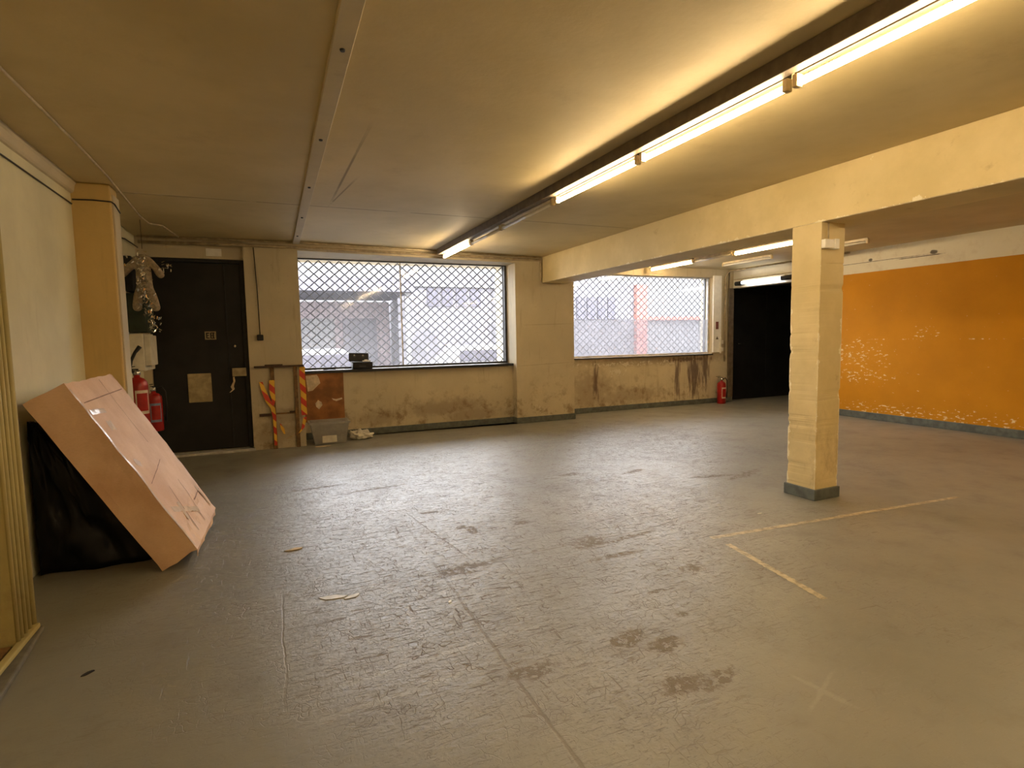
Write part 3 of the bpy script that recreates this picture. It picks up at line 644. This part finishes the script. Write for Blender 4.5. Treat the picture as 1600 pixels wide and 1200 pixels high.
# hanging figure: trunk, arms, legs, head as one skinned surface
f_ = thing('hanging_figure', (-1.28, 7.4, 2.6), 'pale plush figure with silver tinsel hung in the left corner', 'decoration')
V = [(0, 0, -.17), (0, .0, -.32), (0, 0, -.44), (-.10, 0, -.21), (-.25, .02, -.36), (.09, 0, -.20), (.18, .02, -.36), (-.07, 0, -.55), (-.09, 0, -.74), (.07, 0, -.55), (.10, 0, -.74), (0, 0, -.09)]
Ed = [(0, 1), (1, 2), (0, 3), (3, 4), (0, 5), (5, 6), (2, 7), (7, 8), (2, 9), (9, 10), (0, 11)]
Rd = [.07, .085, .08, .055, .07, .05, .065, .06, .07, .06, .07, .045]
me = bpy.data.meshes.new('figure_body'); me.from_pydata([Vector(v)+Vector((-1.28, 7.4, 2.6)) for v in V], Ed, []); me.materials.append(M['plush'])
o = bpy.data.objects.new('figure_body', me); COL.objects.link(o); o.modifiers.new('skin', 'SKIN'); sk = me.skin_vertices or None
lay = me.skin_vertices[0].data if len(me.skin_vertices) else None
if lay is None:
    bm_ = bmesh.new(); bm_.from_mesh(me); bm_.verts.layers.skin.verify(); bm_.to_mesh(me); bm_.free(); lay = me.skin_vertices[0].data
for i, r in enumerate(Rd): lay[i].radius = (r, r*.75)
lay[2].use_root = True
o.modifiers.new('sub', 'SUBSURF').render_levels = 2; put(o, f_)
b = MB()
for i in range(230):
    a = i/230; x = random.gauss(0, .035)+(.09*max(0, a-.5)*2); z = -.02-a*.95; y = -.10+random.uniform(-.03, .02)
    if a < .18: x = random.uniform(-.28, .28); z = -.1-abs(x)*.6+random.uniform(-.08, .06)
    p = Vector((-1.28+x, 7.4+y, 2.6+z)); d1 = Vector((random.uniform(-1, 1), random.uniform(-.4, .4), random.uniform(-1, 1))).normalized()*.016
    d2 = d1.orthogonal().normalized()*.006
    b.b.faces.new([b.b.verts.new(q) for q in (p-d1-d2, p+d1-d2, p+d1+d2, p-d1+d2)])
o = local(f_, b, 'tinsel', M['tinsel']); o['kind'] = 'stuff'
local(f_, MB().tube([(-1.28, 7.4, 2.56), (-1.28, 7.4, CZ)], .003, 5), 'string', M['dkcable'])

# ------------------------------------------------------------------ fire extinguishers
def extinguisher(x, y, z, s, label, lab='label', hose=1, rz=0., hk=1.):
    t_ = thing('fire_extinguisher', (x, y, z), label, 'fire extinguisher')
    L = lambda mb, n, m_, **k: mb.build(n, M[m_], t_, **k)
    L(MB().lathe([(.0, 0), (.085, 0), (.092, .012), (.092, .40), (.085, .445), (.06, .475), (.028, .49), (.028, .51)]), 'cylinder', 'red')
    L(MB().lathe([(.0, 0), (.032, 0), (.034, .02), (.030, .05), (.018, .055)], (0, 0, .51), 16), 'valve', 'chrome')
    L(MB().box(-.012, .012, -.02, .11, .565, .575).box(-.012, .012, -.02, .10, .595, .603, Matrix.Rotation(R(-6), 4, 'X')), 'handle', 'black', bevel=.002)
    L(MB().tube([(.03, 0, .53), (.09, -.02, .56*1), (.125, -.03, .50), (.13, -.03, .30), (.115, -.03, .12)] if hose == 1 else
                [(-.02, 0, .53), (-.055, 0, .58), (-.045, -.01, .66), (-.01, -.02, .74), (.035, -.03, .80)], [.011, .011, .011, .011, .016] if hose == 1 else [.014, .014, .015, .016, .022], 8), 'hose', 'black')
    b = MB(); n = 14; rows = []
    for zz in (.12, .36):
        rows.append([b.b.verts.new((.0935*math.cos(R(-130+80*k/n)), .0935*math.sin(R(-130+80*k/n)), zz)) for k in range(n+1)])
    for k in range(n): b.b.faces.new((rows[0][k], rows[0][k+1], rows[1][k+1], rows[1][k]))
    p = L(b, 'label', lab)
    b = MB(); rows = []
    for zz in (.15, .33):
        rows.append([b.b.verts.new((.0945*math.cos(R(-122+64*k/n)), .0945*math.sin(R(-122+64*k/n)), zz)) for k in range(n+1)])
    for k in range(n): b.b.faces.new((rows[0][k], rows[0][k+1], rows[1][k+1], rows[1][k]))
    q = b.build('label_panel', M['red'], p)
    t_.scale = (s, s, s); t_.rotation_euler.z = rz
    return t_
extinguisher(-1.30, 6.78, .66, 1.02, 'large red fire extinguisher with upright hose hung beside the pilaster', hose=2, rz=R(35))
extinguisher(-1.28, 7.45, .50, .9, 'red fire extinguisher with blue-grey label behind the larger one', lab='blue', hose=1, rz=R(20))
tag(MB().box(-1.549, -1.42, 6.68, 6.88, 1.09, 1.12).build('extinguisher_bracket', M['black']), 'black wall bracket holding the large extinguisher', 'bracket')
tag(MB().box(-1.549, -1.40, 7.38, 7.54, .88, .91).build('extinguisher_bracket', M['black']), 'black wall bracket behind the extinguisher with blue-grey label', 'bracket')
extinguisher(8.84, 9.12, 0, .98, 'red fire extinguisher on the floor beside the dark opening')

# ------------------------------------------------------------------ switch board by window 2
t_ = thing('switch_board', (8.81, 9.28, 1.08), 'tall cream switch board between the right window and dark opening', 'switch board')
local(t_, MB().box(8.725, 8.945, 9.26, 9.298, 1.10, 2.74), 'board', M['signw'], bevel=.004)
p = local(t_, MB().box(8.79, 8.86, 9.252, 9.259, 1.60, 1.76), 'sticker', M['pink']); p['label'] = 'cream sticker with red border'
q = MB().box(8.80, 8.85, 9.249, 9.252, 1.615, 1.745).build('sticker_face', M['white']); q.parent = p; q.matrix_parent_inverse = Matrix.Translation(-t_.location)
b = MB(); v = [b.b.verts.new(p_) for p_ in ((8.79, 9.257, 1.38), (8.87, 9.257, 1.38), (8.83, 9.257, 1.45))]; b.b.faces.new(v)
local(t_, b, 'warning_sticker', M['trunk'])
local(t_, MB().box(8.90, 8.94, 9.235, 9.258, 1.08, 1.42), 'cable_cover', M['white'], bevel=.004)
for z in (1.12, 1.28): local(t_, MB().box(8.965, 9.01, 9.25, 9.298, z, z+.08), 'socket', M['white'], bevel=.005)

# ------------------------------------------------------------------ pier: batten frame, tape, brown board, case
t_ = thing('batten_rack', (.03, 8.38, 0), 'brown wooden batten rack fixed on the pier left of the larger window', 'rack')
local(t_, MB().box(-.245, .40, 8.325, 8.398, 1.145, 1.17), 'top_rail', M['darkwood'], bevel=.003)
for x in (-.045, .255): local(t_, MB().box(x, x+.05, 8.372, 8.398, 0, 1.145), 'upright', M['wood'], bevel=.003)
local(t_, MB().box(.005, .255, 8.38, 8.398, .485, .505), 'crossbar', M['wood'])
local(t_, MB().box(-.21, -.06, 8.34, 8.398, .47, .505), 'bracket', M['darkwood'], bevel=.003)
local(t_, MB().box(.18, .25, 8.35, 8.371, .50, .525), 'bracket', M['darkwood'], bevel=.003)
tag(MB().box(-.11, .12, 8.33, 8.39, 1.171, 1.187).build('loose_stick', M['darkwood'], bevel=.002), 'dark stick lying on the top rail of the batten rack', 'stick')
G3 = 'red and yellow barrier tape on the pier'
tag(MB().strip([(-.17, 8.36, .95), (-.13, 8.355, .80), (-.09, 8.352, .68), (-.035, 8.352, .58), (-.02, 8.364, .45), (-.02, 8.366, .05)], [.045, .06, .07, .055, .04, .035], (1, 0, 0)).build('barrier_tape', M['tape']), 'barrier tape slanting down the left side of the batten frame', 'barrier tape', G3)
tag(MB().strip([(-.03, 8.355, .97), (-.035, 8.352, .84), (-.02, 8.348, .70), (-.03, 8.343, .62)], [.07, .07, .05, .03], (1, 0, 0)).build('barrier_tape', M['tape']), 'short upright barrier tape on the left batten', 'barrier tape', G3)
tag(MB().strip([(.372, 8.38, 1.14), (.366, 8.376, .95), (.374, 8.378, .75), (.370, 8.376, .55), (.375, 8.378, .45)], .075, (1, 0, 0)).build('barrier_tape', M['tape']), 'bright barrier tape down the edge of the pier beside the window wall', 'barrier tape', G3)
tag(MB().strip([(.38, 8.372, .42), (.345, 8.366, .27), (.29, 8.364, .20), (.12, 8.374, .13)], [.05, .045, .02, .012], (1, 0, .3)).build('barrier_tape', M['tape']), 'loose end of barrier tape low on the right batten', 'barrier tape', G3)
tag(MB().strip([(.05, 8.388, .35), (.075, 8.386, .28), (.10, 8.388, .20)], [.01, .045, .02], (1, 0, 0)).build('barrier_tape', M['tape']), 'small red scrap of barrier tape between the two battens', 'barrier tape', G3)
t_ = thing('brown_board', (.72, 8.9, .28), 'rust-brown board with torn paper below the larger window', 'board')
local(t_, MB().box(.40, .985, 8.888, 8.904, .27, 1.006), 'panel', M['board'])
def scrap(pts, y): 
    b = MB(); a = [b.b.verts.new((x, y, z)) for x, z in pts]; c_ = [b.b.verts.new((x, y+.002, z)) for x, z in pts]; n = len(pts)
    b.b.faces.new(a); b.b.faces.new(c_[::-1])
    for i in range(n): b.b.faces.new((a[i], a[(i+1) % n], c_[(i+1) % n], c_[i]))
    return b
local(t_, scrap([(.44, .98), (.60, .99), (.63, .93), (.645, .86), (.58, .80), (.53, .75), (.46, .74)], 8.885), 'torn_paper', M['paper'])
local(t_, scrap([(.56, .55), (.60, .60), (.65, .57), (.66, .52), (.61, .46), (.57, .50)], 8.885), 'torn_paper', M['paper'])
local(t_, scrap([(.80, .62), (.86, .60), (.95, .62), (.96, .60), (.87, .57), (.82, .59)], 8.885), 'torn_paper', M['paper'])
# open black case on sill
t_ = thing('tool_case', (1.28, 8.98, 1.05), 'open black case standing on the sill of the larger window', 'case')
b = MB().box(1.135, 1.445, 8.90, 9.06, 1.051, 1.15)
local(t_, b, 'case_base', M['black'], bevel=.012)
local(t_, MB().box(1.125, 1.455, 8.895, 9.065, 1.15, 1.162), 'rim', M['frame'], bevel=.004)
b = MB(); T = Matrix.Translation((1.10, 9.06, 1.17)) @ Matrix.Rotation(R(-10), 4, 'X') @ Matrix.Rotation(R(2), 4, 'Y')
b.box(0, .31, 0, .03, 0, .14, T)
local(t_, b, 'lid', M['black'], bevel=.012)
for x in (.09, .22):
    local(t_, MB().tube([T @ Vector((x, -.002, .09)), T @ Vector((x, -.008, .09))], .022, 14), 'lid_recess', M['frame'])
    local(t_, MB().tube([T @ Vector((x-.005, -.009, .095)), T @ Vector((x-.005, -.013, .095))], .007, 10), 'lid_stud', M['chrome'])
local(t_, MB().box(1.30, 1.42, 8.95, 9.0, 1.163, 1.18, Matrix.Identity(4)).box(1.33, 1.38, 8.96, 9.02, 1.18, 1.192), 'contents', M['white'], bevel=.003)
local(t_, MB().box(1.24, 1.34, 8.893, 8.899, 1.085, 1.10), 'latch', M['frame'])
for x, y, w, l, a, lab in ((.62, 9.0, .20, .10, .2, 'white papers on the sill at the left end of the larger window'), (.95, 9.02, .16, .09, -.2, 'white paper sheet on the sill left of the black case')):
    b = MB(); b.box(-w/2, w/2, -l/2, l/2, 0, .004, Matrix.Translation((x, y, 1.0508)) @ Matrix.Rotation(a, 4, 'Z'))
    tag(b.build('paper_sheet', M['white']), lab, 'paper')
tag(MB().tube([(.70, 8.92, 1.058), (.80, 8.93, 1.064), (.88, 8.925, 1.057)], .006, 6).build('pen', M['black']), 'small black pen-like object on the sill beside the papers', 'pen')
# crate, bag
t_ = thing('plastic_crate', (.70, 8.50, 0), 'translucent plastic crate on the floor below the brown board', 'crate')
b = MB()
def ring(x0, x1, y0, y1, z): return [b.b.verts.new(p) for p in ((x0, y0, z), (x1, y0, z), (x1, y1, z), (x0, y1, z))]
rs = [ring(.50, .93, 8.38, 8.62, .002), ring(.445, .975, 8.33, 8.67, .30), ring(.425, .995, 8.31, 8.69, .302), ring(.425, .995, 8.31, 8.69, .328), ring(.45, .97, 8.335, 8.665, .328), ring(.505, .925, 8.385, 8.615, .01)]
for u, v in zip(rs, rs[1:]):
    for k in range(4): b.b.faces.new((u[k], u[(k+1) % 4], v[(k+1) % 4], v[k]))
b.b.faces.new(rs[0][::-1]); b.b.faces.new(rs[-1])
local(t_, b, 'crate_shell', M['crate'])
local(t_, MB().box(.60, .80, 8.348, 8.354, .03, .13, Matrix.Identity(4)), 'crate_label', M['white'])
tag(MB().box(.56, .86, 8.42, 8.58, .012, .10).build('folded_cloth', M['paper'], bevel=.02), 'pale folded cloth inside the translucent crate', 'cloth')
b = MB(); bmesh.ops.create_icosphere(b.b, subdivisions=4, radius=1)
for v in b.b.verts:
    p = v.co.copy(); k = noise.fractal(p*2.2, .7, 2, 4)
    v.co = Vector((1.18+p.x*(.165+.05*k), 8.60+p.y*(.11+.03*k), max(.002, .055+p.z*(.075+.06*k)-p.x*.015)))
tag(b.build('plastic_bag', M['bag'], smooth=True), 'crumpled white plastic bag on the floor right of the crate', 'bag')
tag(MB().box(.49, .70, 8.20, 8.26, .001, .006, Matrix.Identity(4)).build('paper_strip', M['paper']), 'pale paper strip on the floor in front of the crate', 'paper')

# ------------------------------------------------------------------ cardboard box leaning on the left wall
til, yw = 1.0544, .0248
F0 = Vector((-.741, 4.182, .0)); LL, WW, TT = 1.322, 1.011, .241
wv_ = Vector((math.sin(yw), math.cos(yw), 0)); hv = Vector((math.cos(yw), -math.sin(yw), 0))
lv = -hv*math.cos(til)+Vector((0, 0, math.sin(til))); tv = hv*math.sin(til)+Vector((0, 0, math.cos(til)))
def bx(l, w, t): return F0+lv*l+wv_*w+tv*t
t_ = thing('cardboard_box', F0, 'large battered cardboard box leaning against the left wall', 'cardboard box')
b = MB(); nl, nw, nt = 26, 20, 5; G = {}
def gv(i, j, k):
    if (i, j, k) not in G:
        l, w, t = LL*i/nl, WW*j/nw, TT*k/nt
        q = Vector((l, w, t)); n1 = noise.fractal(q*3.1, .7, 2, 3); n2 = noise.noise(q*9)
        on_top = (k == nt)
        dt = (.006*n1+.003*n2) if on_top else 0
        if on_top and l < .22: dt -= .012*abs(n2)
        dl = 0
        if i == 0 and k > 1: dl = -.012*abs(n2)-.006 + (.03*max(0, noise.noise(Vector((w*6, t*8, 2)))))
        if i == nl: dl = .012*n2
        dw = .006*n1 if j in (0, nw) else 0
        if k == 0: dt = max(0, .004*n1)
        G[(i, j, k)] = b.b.verts.new(bx(l+dl, w+dw, t+dt))
    return G[(i, j, k)]
for i in range(nl):
    for j in range(nw):
        for k in (0, nt): b.b.faces.new((gv(i, j, k), gv(i+1, j, k), gv(i+1, j+1, k), gv(i, j+1, k)))
for i in range(nl):
    for k in range(nt):
        for j in (0, nw): b.b.faces.new((gv(i, j, k), gv(i+1, j, k), gv(i+1, j, k+1), gv(i, j, k+1)))
for j in range(nw):
    for k in range(nt):
        for i in (0, nl): b.b.faces.new((gv(i, j, k), gv(i, j+1, k), gv(i, j+1, k+1), gv(i, j, k+1)))
local(t_, b, 'carton', M['card'])
def bstrip(pts, w, wd, name, mat, th=.0015): local(t_, MB().strip([bx(*p) for p in pts], w, wd, th), name, M[mat])
def skin(l, w):
    q = Vector((l, w, TT)); return TT+.006*noise.fractal(q*3.1, .7, 2, 3)+.003*noise.noise(q*9)+.0022
def bstrip(p0, p1, w, name, mat):
    """strip that hugs the battered upper face, from (l, w) to (l, w)"""
    p0 = Vector(p0); p1 = Vector(p1); d = p1-p0; n = max(6, int(d.length/.025)); nr = Vector((-d.y, d.x)).normalized(); b = MB(); rows = []
    for i in range(n+1):
        p = p0+d*i/n; k = 1+.25*noise.noise(Vector((i*.5, p0.x*7, 2)))
        rows.append([b.b.verts.new(bx(c.x, c.y, skin(c.x, c.y))) for c in (p+nr*w/2*k, p+nr*w*.17, p-nr*w*.17, p-nr*w/2*k)])
    for u, v in zip(rows, rows[1:]):
        for k in range(3): b.b.faces.new((u[k], u[k+1], v[k+1], v[k]))
    local(t_, b, name, M[mat])
bstrip((.03, .012), (1.28, .014), .024, 'packing_tape', 'tapec')
bstrip((1.10, .05), (1.08, .30), .035, 'packing_tape', 'tapec')
bstrip((.98, .16), (.97, .27), .07, 'packing_tape', 'tapec')
bstrip((.13, .60), (.30, .12), .045, 'packing_tape', 'tapec')
bstrip((.30, .30), (.16, .26), .05, 'packing_tape', 'tapec')
bstrip((.05, .96), (.26, .90), .04, 'packing_tape', 'tapec')
bstrip((.70, .10), (.66, .18), .05, 'packing_tape', 'tapec')
bstrip((.04, .55), (.40, .66), .008, 'crease', 'carddk')
bstrip((.05, .28), (.42, .36), .008, 'crease', 'carddk')
bstrip((1.17, .06), (1.19, .96), .007, 'crease', 'carddk')
bstrip((.75, .64), (1.30, .62), .007, 'crease', 'carddk')
bstrip((.52, .10), (.60, .60), .005, 'crease', 'carddk')
bstrip((.20, .66), (.22, .95), .009, 'crease', 'carddk')
# loose torn flap along the lower end
b = MB(); A_ = []; B_ = []
for i in range(19):
    w = .03+.95*i/18; n_ = noise.noise(Vector((w*5, 3, 1)))
    A_.append(b.b.verts.new(bx(-.004, w, TT-.01))); B_.append(b.b.verts.new(bx(-.05-.022*n_, w, TT-.03-.05*abs(noise.noise(Vector((w*3, 7, 1)))))))
for i in range(18): b.b.faces.new((A_[i], A_[i+1], B_[i+1], B_[i]))
fl = local(t_, b, 'torn_flap', M['card']); md = fl.modifiers.new('th', 'SOLIDIFY'); md.thickness = .005
# black plastic under the box
b = MB(); nx, nz, ny = 22, 22, 20
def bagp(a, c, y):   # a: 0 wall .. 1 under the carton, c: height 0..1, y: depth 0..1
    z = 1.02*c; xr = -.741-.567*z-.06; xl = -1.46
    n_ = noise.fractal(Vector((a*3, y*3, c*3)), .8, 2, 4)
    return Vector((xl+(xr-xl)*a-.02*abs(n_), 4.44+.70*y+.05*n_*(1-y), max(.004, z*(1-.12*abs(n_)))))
faces = {}
def bv(i, k, j):
    if (i, k, j) not in faces: faces[(i, k, j)] = b.b.verts.new(bagp(i/nx, k/nz, j/ny))
    return faces[(i, k, j)]
for i in range(nx):
    for k in range(nz):
        for j in (0, ny): b.b.faces.new((bv(i, k, j), bv(i+1, k, j), bv(i+1, k+1, j), bv(i, k+1, j)))
for i in range(nx):
    for j in range(ny):
        for k in (0, nz): b.b.faces.new((bv(i, k, j), bv(i+1, k, j), bv(i+1, k, j+1), bv(i, k, j+1)))
for k in range(nz):
    for j in range(ny):
        for i in (0, nx): b.b.faces.new((bv(i, k, j), bv(i, k+1, j), bv(i, k+1, j+1), bv(i, k, j+1)))
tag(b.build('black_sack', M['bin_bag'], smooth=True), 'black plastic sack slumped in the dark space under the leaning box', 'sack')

# ------------------------------------------------------------------ marks and scraps on the floor
def floor_line(p0, p1, w, label):
    b = MB(); p0 = Vector(p0); p1 = Vector(p1); d = (p1-p0); n = 60; nr = Vector((-d.y, d.x)).normalized(); L_ = []; R_ = []
    for i in range(n+1):
        p = p0+d*i/n; k1 = noise.noise(Vector((i*.7, p0.x, 1))); k2 = noise.noise(Vector((i*.7, p0.y, 9)))
        a = p+nr*(w/2+k1*w*.22); c_ = p-nr*(w/2+k2*w*.22)
        L_.append(b.b.verts.new((a.x, a.y, .0015))); R_.append(b.b.verts.new((c_.x, c_.y, .0015)))
    for i in range(n): b.b.faces.new((L_[i], R_[i], R_[i+1], L_[i+1]))
    tag(b.build('floor_marking', M['line']), label, 'floor marking', 'worn cream lines painted on the floor')
floor_line((2.90, 3.075), (5.58, 2.89), .045, 'longer worn cream line on the floor running past the column foot')
floor_line((2.92, 2.93), (2.785, 2.07), .045, 'shorter worn cream line on the floor pointing towards the viewer')
def chip(x, y, s, a, mat, name, label, cat, th=.003):
    b = MB(); pts = []; n = 9
    for i in range(n):
        r = s*(.7+.5*random.random()); t = 2*math.pi*i/n; pts.append((x+r*math.cos(t)*math.cos(a)*1.5-r*.6*math.sin(t)*math.sin(a), y+r*math.cos(t)*math.sin(a)*1.5+r*.6*math.sin(t)*math.cos(a)))
    b.prism(pts, .001, .001+th); tag(b.build(name, M[mat], bevel=.001), label, cat)
chip(.07, 4.2, .042, .2, 'leaf', 'dry_leaf', 'ochre dry leaf lying alone on the floor right of the cardboard box', 'leaf', .006)
chip(.25, 3.30, .05, -.15, 'lino', 'paint_flake', 'whitish peeled flake on the floor, right part of the pale pair', 'paint flake')
chip(.36, 3.26, .035, .3, 'lino', 'paint_flake', 'small whitish flake at the right end of the pale pair', 'paint flake')
chip(.86, 2.95, .014, .9, 'lino', 'paint_flake', 'tiny pale flake lying on the long floor seam', 'paint flake')
chip(3.66, 3.33, .018, .1, 'lino', 'paint_flake', 'tiny pale flake on the floor left of the column foot', 'paint flake')
chip(-.85, 3.0, .02, .8, 'black', 'dirt_crumb', 'small dark crumb on the floor near the left door plinth', 'debris')
